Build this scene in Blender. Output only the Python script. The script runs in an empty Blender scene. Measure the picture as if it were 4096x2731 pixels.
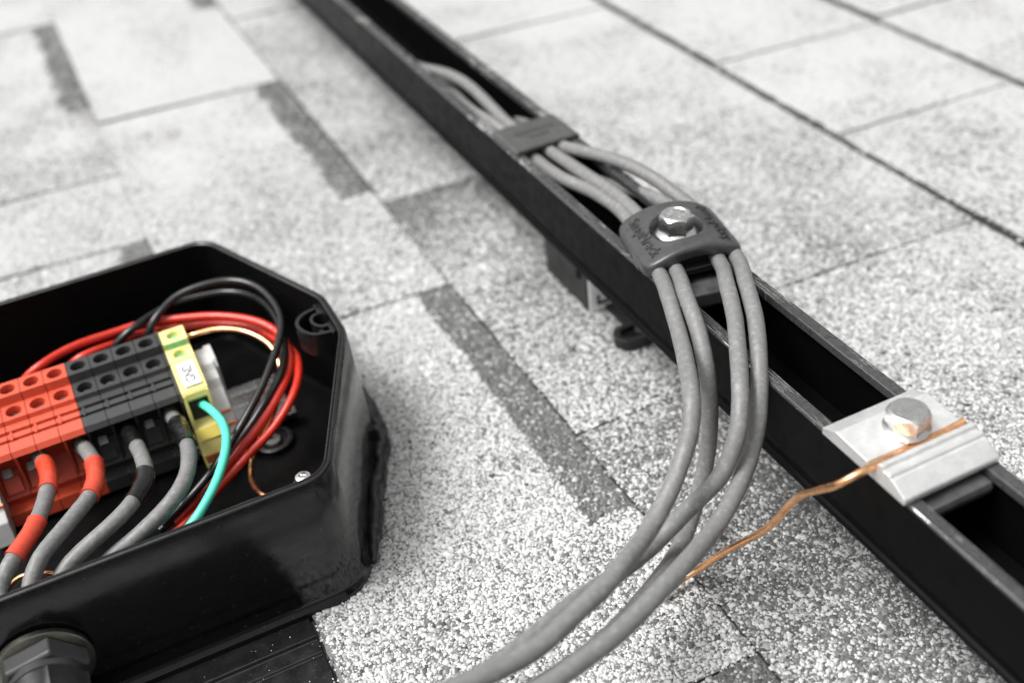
import bpy, bmesh, math, random
import numpy as np
from mathutils import Vector, Matrix

random.seed(7)
rng = np.random.default_rng(11)
scene = bpy.context.scene
COL = scene.collection

# ------------------------------------------------------------------ camera
cam_d = bpy.data.cameras.new('camera')
cam = bpy.data.objects.new('camera', cam_d)
COL.objects.link(cam)
cam.matrix_world = Matrix(((0.896810, 0.328482, -0.296363, 0.000000),
    (-0.431970, 0.505437, -0.746951, 0.000000),
    (-0.095567, 0.797893, 0.595175, 0.350000),
    (0.000000, 0.000000, 0.000000, 1.000000)))
cam_d.sensor_width = 36.0
cam_d.lens = 39.55
cam_d.clip_start = 0.01
cam_d.clip_end = 100
cam_d.dof.use_dof = True
cam_d.dof.focus_distance = 0.435
cam_d.dof.aperture_fstop = 5.6
scene.camera = cam

# ------------------------------------------------------------------ sky, sun, exposure
SUN_EL, SUN_AZ = 62.0, 283.0          # azimuth measured from +Y towards +X
world = bpy.data.worlds.new('World')
scene.world = world
world.use_nodes = True
wn = world.node_tree
bg = wn.nodes['Background']
sky = wn.nodes.new('ShaderNodeTexSky')
sky.sky_type = 'NISHITA'
sky.sun_disc = False
sky.sun_elevation = math.radians(SUN_EL)
sky.sun_rotation = math.radians(SUN_AZ)
sky.air_density = 1.0
sky.dust_density = 8.0
bw = wn.nodes.new('ShaderNodeHueSaturation')      # even grey overcast instead of blue
bw.inputs['Saturation'].default_value = 0.0
wn.links.new(sky.outputs['Color'], bw.inputs['Color'])
wn.links.new(bw.outputs['Color'], bg.inputs['Color'])
bg.inputs['Strength'].default_value = 0.125

sun_d = bpy.data.lights.new('sun', 'SUN')
sun_d.energy = 1.5
sun_d.angle = math.radians(22)
sun_d.color = (1.0, 0.985, 0.96)
sun = bpy.data.objects.new('sun', sun_d)
COL.objects.link(sun)
_el, _az = math.radians(SUN_EL), math.radians(SUN_AZ)
_dir = Vector((math.sin(_az) * math.cos(_el), math.cos(_az) * math.cos(_el), math.sin(_el)))
sun.rotation_euler = _dir.to_track_quat('Z', 'Y').to_euler()

vs = scene.view_settings
vs.view_transform = 'Standard'
vs.look = 'None'
vs.exposure = 0.68
vs.gamma = 1.0
vs.use_curve_mapping = False
scene.cycles.max_bounces = 8

# ------------------------------------------------------------------ helpers (all lengths in millimetres)
MM = 0.001

class MB:
    """collects vertices and faces (mm) for one mesh object"""
    def __init__(self):
        self.v, self.f = [], []
    def add(self, vs, fs):
        b = len(self.v)
        self.v += [tuple(p) for p in vs]
        self.f += [tuple(i + b for i in f) for f in fs]
        return self
    def box(self, x0, x1, y0, y1, z0, z1):
        return self.add([(x0, y0, z0), (x1, y0, z0), (x1, y1, z0), (x0, y1, z0),
                         (x0, y0, z1), (x1, y0, z1), (x1, y1, z1), (x0, y1, z1)],
                        [(3, 2, 1, 0), (4, 5, 6, 7), (0, 1, 5, 4), (1, 2, 6, 5), (2, 3, 7, 6), (3, 0, 4, 7)])
    def prism_x(self, prof, x0, x1):           # prof: (y, z) polygon extruded along x
        n = len(prof)
        vs = [(x0, y, z) for y, z in prof] + [(x1, y, z) for y, z in prof]
        fs = [tuple(range(n)), tuple(range(2 * n - 1, n - 1, -1))]
        fs += [(i, i + n, (i + 1) % n + n, (i + 1) % n) for i in range(n)]
        return self.add(vs, fs)
    def prism_y(self, prof, y0, y1, nseg=1):   # prof: (x, z) polygon extruded along y
        n = len(prof)
        vs = []
        for k in range(nseg + 1):
            y = y0 + (y1 - y0) * k / nseg
            vs += [(x, y, z) for x, z in prof]
        fs = [tuple(range(n)), tuple(nseg * n + i for i in range(n - 1, -1, -1))]
        for k in range(nseg):
            fs += [(k * n + i, k * n + (i + 1) % n, (k + 1) * n + (i + 1) % n, (k + 1) * n + i) for i in range(n)]
        return self.add(vs, fs)
    def loops(self, loops, cap0=False, cap1=False, closed=True):
        n = len(loops[0])
        vs = [p for l in loops for p in l]
        fs = []
        m = n if closed else n - 1
        for k in range(len(loops) - 1):
            fs += [(k * n + i, k * n + (i + 1) % n, (k + 1) * n + (i + 1) % n, (k + 1) * n + i) for i in range(m)]
        if cap0: fs.append(tuple(range(n - 1, -1, -1)))
        if cap1: fs.append(tuple((len(loops) - 1) * n + i for i in range(n)))
        return self.add(vs, fs)
    def lathe(self, prof, c, axis='z', n=32):  # prof: (radius, height) list
        ls = []
        for r, h in prof:
            l = []
            for i in range(n):
                a = 2 * math.pi * i / n
                u, w = r * math.cos(a), r * math.sin(a)
                if axis == 'z': l.append((c[0] + u, c[1] + w, c[2] + h))
                elif axis == 'y': l.append((c[0] + u, c[1] - h, c[2] + w))   # height runs towards -Y
                else: l.append((c[0] + h, c[1] + u, c[2] + w))
            ls.append(l)
        return self.loops(ls, True, True)
    def tube(self, pts, r, n=12, rfun=None, caps=True):
        ls = []
        pts = [Vector(p) for p in pts]
        up = None
        for i, p in enumerate(pts):
            t = (pts[min(i + 1, len(pts) - 1)] - pts[max(i - 1, 0)]).normalized()
            if up is None:
                up = Vector((0, 0, 1)) if abs(t.z) < 0.9 else Vector((1, 0, 0))
            a = (up - t * up.dot(t)).normalized()
            b = t.cross(a)
            up = a
            l = []
            for k in range(n):
                ang = 2 * math.pi * k / n
                rr = rfun(i / max(1, len(pts) - 1), ang) if rfun else r
                l.append(tuple(p + a * (rr * math.cos(ang)) + b * (rr * math.sin(ang))))
            ls.append(l)
        return self.loops(ls, caps, caps)
    def build(self, name, mat, parent=None, smooth=None, bevel=None, seg=2):
        me = bpy.data.meshes.new(name)
        me.from_pydata([(x * MM, y * MM, z * MM) for x, y, z in self.v], [], self.f)
        bm = bmesh.new(); bm.from_mesh(me)
        bmesh.ops.recalc_face_normals(bm, faces=bm.faces)
        bm.to_mesh(me); bm.free()
        me.update()
        o = bpy.data.objects.new(name, me)
        COL.objects.link(o)
        if mat is not None: me.materials.append(mat)
        if parent is not None: attach(o, parent)
        if bevel:
            md = o.modifiers.new('bevel', 'BEVEL'); md.width = bevel * MM; md.segments = seg
            md.limit_method = 'ANGLE'; md.angle_limit = math.radians(32); md.harden_normals = False
        if smooth:
            me.polygons.foreach_set('use_smooth', [True] * len(me.polygons))
            if smooth != True:
                try: me.set_sharp_from_angle(angle=math.radians(smooth))
                except Exception: pass
        return o

def attach(o, parent):
    o.parent = parent
    o.matrix_parent_inverse = Matrix.Translation(-parent.location) if parent.type == 'EMPTY' else Matrix.Identity(4)

def empty(name, loc):
    e = bpy.data.objects.new(name, None)
    e.location = Vector(loc) * MM
    e.empty_display_size = 0.01
    COL.objects.link(e)
    return e

def tag(o, label=None, cat=None, group=None, kind=None):
    if label: o['label'] = label
    if cat: o['category'] = cat
    if group: o['group'] = group
    if kind: o['kind'] = kind
    return o

def spline(pts, step=1.6):
    """Catmull-Rom through the points, resampled about every step mm"""
    P = [np.array(p, float) for p in pts]
    P = [2 * P[0] - P[1]] + P + [2 * P[-1] - P[-2]]
    out = []
    for i in range(1, len(P) - 2):
        p0, p1, p2, p3 = P[i - 1:i + 3]
        t0 = 0; t1 = t0 + max(1e-3, np.linalg.norm(p1 - p0)) ** .5
        t2 = t1 + max(1e-3, np.linalg.norm(p2 - p1)) ** .5; t3 = t2 + max(1e-3, np.linalg.norm(p3 - p2)) ** .5
        n = max(2, int(np.linalg.norm(p2 - p1) / step))
        for k in range(n):
            t = t1 + (t2 - t1) * k / n
            a1 = (t1 - t) / (t1 - t0) * p0 + (t - t0) / (t1 - t0) * p1
            a2 = (t2 - t) / (t2 - t1) * p1 + (t - t1) / (t2 - t1) * p2
            a3 = (t3 - t) / (t3 - t2) * p2 + (t - t2) / (t3 - t2) * p3
            b1 = (t2 - t) / (t2 - t0) * a1 + (t - t0) / (t2 - t0) * a2
            b2 = (t3 - t) / (t3 - t1) * a2 + (t - t1) / (t3 - t1) * a3
            out.append((t2 - t) / (t2 - t1) * b1 + (t - t1) / (t2 - t1) * b2)
    out.append(P[-2])
    out = np.array(out)
    for _ in range(6):                              # relax small kinks
        out[1:-1] = out[1:-1] * .5 + (out[:-2] + out[2:]) * .25
    return [tuple(p) for p in out]

def seg_between(path, a, b):
    """piece of a path from the sample nearest a to the sample nearest b"""
    A = np.array(path)
    i = int(np.argmin(((A - np.array(a)) ** 2).sum(1))); j = int(np.argmin(((A - np.array(b)) ** 2).sum(1)))
    if i > j: i, j = j, i
    return path[i:j + 1]

# ------------------------------------------------------------------ procedural materials
def mat(name, col, rough=.5, metal=0., spec=.5, var=.15, vscale=400, bump=0., bscale=900, rvar=.1, coat=0., sheen=0.):
    m = bpy.data.materials.new(name); m.use_nodes = True
    nt = m.node_tree; p = nt.nodes['Principled BSDF']
    tc = nt.nodes.new('ShaderNodeTexCoord')
    nz = nt.nodes.new('ShaderNodeTexNoise'); nz.inputs['Scale'].default_value = vscale; nz.inputs['Detail'].default_value = 5
    nt.links.new(tc.outputs['Object'], nz.inputs['Vector'])
    mr = nt.nodes.new('ShaderNodeMapRange')
    mr.inputs['From Min'].default_value = .3; mr.inputs['From Max'].default_value = .7
    mr.inputs['To Min'].default_value = 1 - var; mr.inputs['To Max'].default_value = 1 + var
    nt.links.new(nz.outputs['Fac'], mr.inputs['Value'])
    mx = nt.nodes.new('ShaderNodeMix'); mx.data_type = 'RGBA'; mx.blend_type = 'MULTIPLY'
    mx.inputs['Factor'].default_value = 1
    mx.inputs['A'].default_value = (*col, 1)
    nt.links.new(mr.outputs['Result'], mx.inputs['B'])
    nt.links.new(mx.outputs['Result'], p.inputs['Base Color'])
    r2 = nt.nodes.new('ShaderNodeMapRange')
    r2.inputs['From Min'].default_value = .3; r2.inputs['From Max'].default_value = .7
    r2.inputs['To Min'].default_value = max(.02, rough - rvar); r2.inputs['To Max'].default_value = min(1, rough + rvar)
    nz2 = nt.nodes.new('ShaderNodeTexNoise'); nz2.inputs['Scale'].default_value = vscale * .37; nz2.inputs['Detail'].default_value = 4
    nt.links.new(tc.outputs['Object'], nz2.inputs['Vector'])
    nt.links.new(nz2.outputs['Fac'], r2.inputs['Value'])
    nt.links.new(r2.outputs['Result'], p.inputs['Roughness'])
    p.inputs['Metallic'].default_value = metal
    p.inputs['Specular IOR Level'].default_value = spec
    p.inputs['Coat Weight'].default_value = coat
    if bump:
        nb = nt.nodes.new('ShaderNodeTexNoise'); nb.inputs['Scale'].default_value = bscale; nb.inputs['Detail'].default_value = 4
        nt.links.new(tc.outputs['Object'], nb.inputs['Vector'])
        b = nt.nodes.new('ShaderNodeBump'); b.inputs['Strength'].default_value = 1; b.inputs['Distance'].default_value = bump * MM
        nt.links.new(nb.outputs['Fac'], b.inputs['Height'])
        nt.links.new(b.outputs['Normal'], p.inputs['Normal'])
    return m

def dust_or_reflection(m, amount=.5, col=(.3, .3, .3), scale=60, lo=.52, hi=.75, stretch=(1, 1, 1), xfrom=None):
    """pale dust and scuffs over a material's own colour"""
    nt = m.node_tree; p = nt.nodes['Principled BSDF']
    src = p.inputs['Base Color'].links[0].from_socket
    tc = nt.nodes.new('ShaderNodeTexCoord')
    mp = nt.nodes.new('ShaderNodeMapping'); mp.inputs['Scale'].default_value = stretch
    nt.links.new(tc.outputs['Object'], mp.inputs['Vector'])
    nz = nt.nodes.new('ShaderNodeTexNoise'); nz.inputs['Scale'].default_value = scale; nz.inputs['Detail'].default_value = 8
    nz.inputs['Roughness'].default_value = .7
    nt.links.new(mp.outputs['Vector'], nz.inputs['Vector'])
    mr = nt.nodes.new('ShaderNodeMapRange'); mr.inputs['From Min'].default_value = lo; mr.inputs['From Max'].default_value = hi
    mr.inputs['To Max'].default_value = amount
    nt.links.new(nz.outputs['Fac'], mr.inputs['Value'])
    mx = nt.nodes.new('ShaderNodeMix'); mx.data_type = 'RGBA'
    fac = mr.outputs['Result']
    if xfrom is not None:                       # reflection of the shingles painted as pale streaks, from this x (m) on
        sx = nt.nodes.new('ShaderNodeSeparateXYZ'); nt.links.new(tc.outputs['Object'], sx.inputs['Vector'])
        m2 = nt.nodes.new('ShaderNodeMapRange'); m2.inputs['From Min'].default_value = xfrom; m2.inputs['From Max'].default_value = xfrom + .012
        nt.links.new(sx.outputs['X'], m2.inputs['Value'])
        mm = nt.nodes.new('ShaderNodeMath'); mm.operation = 'MULTIPLY'
        nt.links.new(fac, mm.inputs[0]); nt.links.new(m2.outputs['Result'], mm.inputs[1]); fac = mm.outputs[0]
    nt.links.new(fac, mx.inputs['Factor'])
    nt.links.new(src, mx.inputs['A'])
    mx.inputs['B'].default_value = (*col, 1)
    nt.links.new(mx.outputs['Result'], p.inputs['Base Color'])
    return m

M = {}
M['box'] = dust_or_reflection(mat('black_box_plastic', (.003, .003, .0031), .13, spec=.5, rvar=.04, var=.3, bump=.012, bscale=1500), .03, (.25, .25, .24), 45, .55, .8)
M['box_wall'] = dust_or_reflection(dust_or_reflection(mat('black_box_wall', (.003, .003, .0031), .13, spec=.5, rvar=.05, var=.3, bump=.02, bscale=900), .30, (.28, .28, .27), 110, .36, .72, (1, 1, .3), .046), .25, (.3, .3, .29), 500, .62, .8)  # inner layer paints the shingles' reflection on the right end, outer layer is dust
M['box_in'] = mat('black_box_inside', (.003, .003, .0031), .4, spec=.1, var=.2, bump=.01, bscale=1500)
M['box_scuffed'] = dust_or_reflection(mat('scuffed_box_plastic', (.012, .012, .012), .5, spec=.5, var=.4, bump=.05, bscale=700), .35, (.3, .3, .28), 160, .42, .75, (1, 1, .25))
M['rim'] = mat('rim_plastic', (.008, .008, .008), .3, spec=.5, var=.3, bump=.02, bscale=900)
M['sealant'] = dust_or_reflection(mat('black_sealant', (.008, .008, .008), .38, spec=.5, bump=.3, bscale=260), .3, (.3, .3, .28), 300, .5, .8)
M['flash'] = dust_or_reflection(mat('black_flashing', (.008, .008, .008), .3, spec=.5, var=.3, bump=.02, bscale=400), .22, (.3, .3, .3), 700, .60, .8)
M['rail'] = mat('black_anodised_rail', (.0028, .0028, .0029), .40, spec=.05, var=.2, bump=.006, bscale=2500)
M['rail_in'] = M['rail']
M['clamp'] = mat('grey_black_rubber', (.045, .045, .046), .28, spec=.5, var=.2, vscale=260, bump=.05, bscale=600)
M['clip'] = dust_or_reflection(mat('grey_clip_plastic', (.055, .055, .054), .5, spec=.4, var=.2, vscale=220, bump=.03, bscale=500), .5, (.06, .06, .06), 160, .5, .7)
M['gland'] = mat('grey_gland_plastic', (.013, .013, .013), .5, var=.2)
M['black'] = mat('black_plastic', (.010, .010, .010), .4, spec=.5, var=.2, bump=.02)
M['cable'] = dust_or_reflection(mat('grey_cable_jacket', (.155, .154, .152), .5, spec=.45, var=.10, vscale=500, bump=.12, bscale=700), .45, (.36, .36, .35), 420, .50, .72)
M['zinc'] = mat('bright_zinc', (.68, .68, .67), .24, metal=1, var=.08, vscale=900, bump=.02, bscale=1200)
M['alu'] = dust_or_reflection(mat('mill_aluminium', (.80, .80, .79), .38, metal=.75, var=.06, vscale=500, bump=.015, bscale=900, rvar=.08), .5, (.45, .45, .44), 130, .60, .72, (.35, 2, 1))
M['alu_dull'] = mat('dull_aluminium', (.80, .80, .80), .5, metal=.1, var=.15, vscale=300, bump=.02)
M['steel_dull'] = mat('dull_steel', (.16, .16, .16), .55, metal=1, var=.2, vscale=300, bump=.03)
M['copper'] = mat('bare_copper', (.98, .52, .27), .27, metal=1, var=.22, vscale=250, bump=.02, bscale=500)
M['brass'] = mat('zinc_yellow_washer', (.24, .235, .20), .3, metal=1, var=.3, vscale=120)
M['red'] = mat('red_insulation', (.50, .024, .011), .28, spec=.5, var=.06, bump=.015, bscale=500)
M['red_block'] = mat('red_terminal_plastic', (.54, .07, .032), .48, spec=.45, var=.06, bump=.01)
M['red_tape'] = mat('red_tape', (.58, .06, .028), .26, spec=.5, var=.08, bump=.08, bscale=260)
M['black_wire'] = mat('black_insulation', (.008, .008, .008), .24, spec=.5, var=.1, bump=.015, bscale=600)
M['black_block'] = mat('black_terminal_plastic', (.030, .030, .031), .5, spec=.45, var=.1, bump=.01)
M['black_tape'] = mat('black_tape', (.007, .007, .007), .18, spec=.5, var=.1, bump=.5, bscale=240)
M['green'] = mat('green_insulation', (.085, .62, .44), .33, spec=.5, var=.05, bump=.01)
M['yellow'] = mat('yellow_terminal_plastic', (.74, .60, .12), .45, spec=.45, var=.06, bump=.01)
M['yellow_pale'] = mat('pale_yellow_terminal_plastic', (.80, .71, .25), .45, spec=.45, var=.05, bump=.01)
M['stripe'] = mat('green_stripe', (.20, .50, .26), .45, var=.1)
M['orange'] = mat('orange_terminal_plastic', (.75, .25, .09), .45, var=.1)
M['grey_plastic'] = mat('light_grey_plastic', (.50, .50, .49), .5, spec=.45, var=.05, bump=.01)
M['white'] = mat('white_label', (.82, .82, .80), .6, var=.03)
M['ink'] = mat('grey_ink', (.07, .07, .07), .7)

# shingle and granules: tone = share of pale granules
def granule_ramp(nt, rnd, tone):
    """rnd 0..1 and tone 0..1 sockets -> grey colour"""
    def math_(op, a, b):
        n = nt.nodes.new('ShaderNodeMath'); n.operation = op
        for i, s in enumerate((a, b)):
            if isinstance(s, (int, float)): n.inputs[i].default_value = s
            else: nt.links.new(s, n.inputs[i])
        return n.outputs[0]
    d = math_('SUBTRACT', rnd, math_('MULTIPLY', tone, .95))   # below 0: pale
    rp = nt.nodes.new('ShaderNodeValToRGB')
    el = rp.color_ramp.elements
    el[0].position = 0.0; el[0].color = (.43, .43, .425, 1)
    el[1].position = 1.0; el[1].color = (.035, .035, .035, 1)
    for pos, c in ((.45, .36), (.52, .26), (.60, .17), (.72, .10), (.88, .06)):
        e = el.new(pos); e.color = (c, c, c * .985, 1)
    s = math_('MULTIPLY', d, 1.0); s = math_('ADD', s, .5)
    nt.links.new(s, rp.inputs['Fac'])
    return rp.outputs['Color']

def shingle_material():
    m = bpy.data.materials.new('granule_shingle'); m.use_nodes = True
    nt = m.node_tree; p = nt.nodes['Principled BSDF']
    at = nt.nodes.new('ShaderNodeAttribute'); at.attribute_name = 'tone'
    tc = nt.nodes.new('ShaderNodeTexCoord')
    vo = nt.nodes.new('ShaderNodeTexVoronoi'); vo.inputs['Scale'].default_value = 720
    nt.links.new(tc.outputs['Object'], vo.inputs['Vector'])
    sp = nt.nodes.new('ShaderNodeSeparateColor'); nt.links.new(vo.outputs['Color'], sp.inputs['Color'])
    col = granule_ramp(nt, sp.outputs['Red'], at.outputs['Fac'])
    bare = nt.nodes.new('ShaderNodeAttribute'); bare.attribute_name = 'bare'      # asphalt under loose granules
    mxb = nt.nodes.new('ShaderNodeMix'); mxb.data_type = 'RGBA'
    nt.links.new(bare.outputs['Fac'], mxb.inputs['Factor']); nt.links.new(col, mxb.inputs['A']); mxb.inputs['B'].default_value = (.12, .12, .12, 1)
    nt.links.new(mxb.outputs['Result'], p.inputs['Base Color'])
    p.inputs['Roughness'].default_value = .85
    p.inputs['Specular IOR Level'].default_value = .3
    b = nt.nodes.new('ShaderNodeBump'); b.inputs['Distance'].default_value = .0006; b.inputs['Strength'].default_value = .8; b.invert = True
    nt.links.new(vo.outputs['Distance'], b.inputs['Height'])
    nt.links.new(b.outputs['Normal'], p.inputs['Normal'])
    return m
M['shingle'] = shingle_material()

def granule_material():
    m = bpy.data.materials.new('loose_granule'); m.use_nodes = True
    nt = m.node_tree; p = nt.nodes['Principled BSDF']
    at = nt.nodes.new('ShaderNodeAttribute'); at.attribute_name = 'shade'
    nt.links.new(at.outputs['Color'], p.inputs['Base Color'])
    p.inputs['Roughness'].default_value = .75
    p.inputs['Specular IOR Level'].default_value = .4
    return m
M['granule'] = granule_material()
M['asphalt'] = mat('asphalt_edge', (.03, .03, .03), .85, var=.4, bump=.2)

# ------------------------------------------------------------------ the roof: courses of laminated shingles
_N = rng.random((256, 256))
def vnoise(x, y, s):
    u, v = np.asarray(x) / s + 37.3, np.asarray(y) / s + 91.7
    i, j = np.floor(u).astype(int), np.floor(v).astype(int)
    a, b = u - i, v - j
    a = a * a * (3 - 2 * a); b = b * b * (3 - 2 * b)
    g = lambda k, l: _N[k % 256, l % 256]
    return (g(i, j) * (1 - a) + g(i + 1, j) * a) * (1 - b) + (g(i, j + 1) * (1 - a) + g(i + 1, j + 1) * a) * b

STEP = {25.5: 3.4, 168: 2.6, 309: 3.0, 450: 4.6, 597: 4.0}      # height of each course's lower edge
BUTTS = [-403, -260.5, -118, 25.5, 168, 309, 450, 597, 740, 883, 1026]
# per course (index of its lower edge): (y0, y1, raise, tone, shadow band, (extra tone at y0, at y1))
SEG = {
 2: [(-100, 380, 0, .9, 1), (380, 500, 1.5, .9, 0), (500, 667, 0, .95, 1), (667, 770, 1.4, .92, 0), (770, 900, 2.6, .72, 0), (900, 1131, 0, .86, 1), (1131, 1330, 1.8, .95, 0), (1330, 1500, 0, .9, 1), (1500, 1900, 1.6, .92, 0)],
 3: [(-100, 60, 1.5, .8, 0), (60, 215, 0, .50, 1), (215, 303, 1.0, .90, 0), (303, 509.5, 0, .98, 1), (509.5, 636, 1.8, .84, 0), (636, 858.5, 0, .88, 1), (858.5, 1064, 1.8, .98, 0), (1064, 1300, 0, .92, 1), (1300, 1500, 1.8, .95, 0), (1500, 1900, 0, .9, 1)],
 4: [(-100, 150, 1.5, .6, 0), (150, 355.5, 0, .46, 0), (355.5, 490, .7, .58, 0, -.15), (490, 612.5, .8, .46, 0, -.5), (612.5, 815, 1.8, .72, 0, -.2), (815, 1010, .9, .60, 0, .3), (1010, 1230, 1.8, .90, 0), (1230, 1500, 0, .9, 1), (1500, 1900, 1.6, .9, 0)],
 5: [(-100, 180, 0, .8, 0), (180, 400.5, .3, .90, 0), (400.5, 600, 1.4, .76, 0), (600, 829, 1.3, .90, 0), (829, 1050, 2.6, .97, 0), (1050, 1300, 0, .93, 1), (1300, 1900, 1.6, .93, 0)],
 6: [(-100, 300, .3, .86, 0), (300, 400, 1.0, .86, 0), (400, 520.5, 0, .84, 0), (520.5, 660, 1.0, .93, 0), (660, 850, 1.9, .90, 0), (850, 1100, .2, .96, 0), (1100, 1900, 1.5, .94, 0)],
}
for ci in (0, 1, 7, 8, 9):
    y, k, l = -100, ci % 2, []
    while y < 1900:
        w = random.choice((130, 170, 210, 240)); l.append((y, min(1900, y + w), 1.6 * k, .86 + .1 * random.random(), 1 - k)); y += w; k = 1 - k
    SEG[ci] = l

def seg_at(ci, y):
    for s in SEG[ci]:
        if s[0] <= y < s[1]: return s
    return SEG[ci][-1]

def tone_of(x, y, x1, s):
    """share of pale granules at (x, y) for a segment whose upper neighbour starts at x1"""
    t = s[3] - .03 + .36 * (vnoise(x, y, 38) - .5) + .14 * (vnoise(x, y, 11) - .5)
    if len(s) > 5:                              # tab that darkens from one end to the other
        t = t + s[5] * ((y - s[0]) / (s[1] - s[0]) - .5)
    if s[3] < .75:
        t = t + .30 * (vnoise(x + 500, y, 52) - .5)
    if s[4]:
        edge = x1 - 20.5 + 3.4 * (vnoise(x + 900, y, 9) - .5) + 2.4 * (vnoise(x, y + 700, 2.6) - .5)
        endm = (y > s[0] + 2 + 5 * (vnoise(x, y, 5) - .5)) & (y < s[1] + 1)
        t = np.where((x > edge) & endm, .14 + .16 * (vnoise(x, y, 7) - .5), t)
    return np.clip(t, 0, 1)

def z_of(x, y, x0, x1, s):
    u = (np.asarray(x) - x0) / (x1 - x0)
    h0, h1 = STEP.get(x0, 3.6) / 2, STEP.get(x1, 3.6) / 2
    return h0 - (h0 + h1) * u + s[2] * np.clip(1.25 - u, 0.35, 1) + .5 * (vnoise(x, y, 60) - .5)

def granule_cover(x, y):
    """share of the granules that are modelled one by one"""
    return np.clip((735 - y) / 190, 0, 1) * np.clip((440 - x) / 150, 0, 1) * ((x > -60) & (y > 130))
roof = empty('roof', (0, 0, 0)); tag(roof, kind='structure')
deck = MB().box(-2500, 3000, -1500, 4000, -30, -9).build('roof_deck', M['asphalt'], roof)
for ci in sorted(SEG):
    x0, x1 = BUTTS[ci], BUTTS[ci + 1]
    for s in SEG[ci]:
        y0, y1 = s[0] + .35, s[1] - .35
        step = 4.0 if (ci in (2, 3, 4, 5, 6) and y0 < 1000) else 9.0
        nx = int((x1 + 4 - x0) / step); ny = max(3, int((y1 - y0) / step))
        X, Y = np.meshgrid(np.linspace(x0, x1 + 4, nx + 1), np.linspace(y0, y1, ny + 1))
        X = X.copy(); Y = Y.copy()
        X[:, 0] += 1.1 * (vnoise(Y[:, 0], Y[:, 0] * 0 + ci * 50, 6) - .5) + .9 * (vnoise(Y[:, 0], Y[:, 0] * 0 + ci * 80, 2.2) - .5)
        Y[0] += .8 * (vnoise(X[0], X[0] * 0 + y0, 5) - .5); Y[-1] += .8 * (vnoise(X[0], X[0] * 0 + y1, 5) - .5)
        Zs = z_of(X, Y, x0, x1, s)
        T = tone_of(X, Y, x1, s)
        n1 = (nx + 1) * (ny + 1)
        verts = np.stack([X, Y, Zs], -1).reshape(-1, 3)
        idx = np.arange(n1).reshape(ny + 1, nx + 1)
        q = np.stack([idx[:-1, :-1], idx[:-1, 1:], idx[1:, 1:], idx[1:, :-1]], -1).reshape(-1, 4)
        ring = list(idx[0, :]) + list(idx[1:, -1]) + list(idx[-1, -2::-1]) + list(idx[-2:0:-1, 0])
        low = verts[ring] - np.array([0, 0, 6.5])
        nr = len(ring)
        sk = [(ring[i], n1 + i, n1 + (i + 1) % nr, ring[(i + 1) % nr]) for i in range(nr)]
        me = bpy.data.meshes.new('shingle')
        me.from_pydata(np.concatenate([verts, low]) * MM, [], [tuple(f) for f in q] + sk)
        a = me.attributes.new('tone', 'FLOAT', 'POINT')
        a.data.foreach_set('value', np.concatenate([T.reshape(-1), np.full(nr, .1)]).astype(np.float32))
        bb = np.zeros(n1 + nr, np.float32); bb[:n1] = (granule_cover(verts[:, 0], verts[:, 1]) * .85)
        me.attributes.new('bare', 'FLOAT', 'POINT').data.foreach_set('value', bb)
        me.materials.append(M['shingle']); me.materials.append(M['asphalt'])
        mi = np.zeros(len(me.polygons), dtype=np.int32); mi[len(q):] = 1
        me.polygons.foreach_set('material_index', mi)
        me.update()
        o = bpy.data.objects.new('shingle', me); COL.objects.link(o); attach(o, roof)

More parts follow.
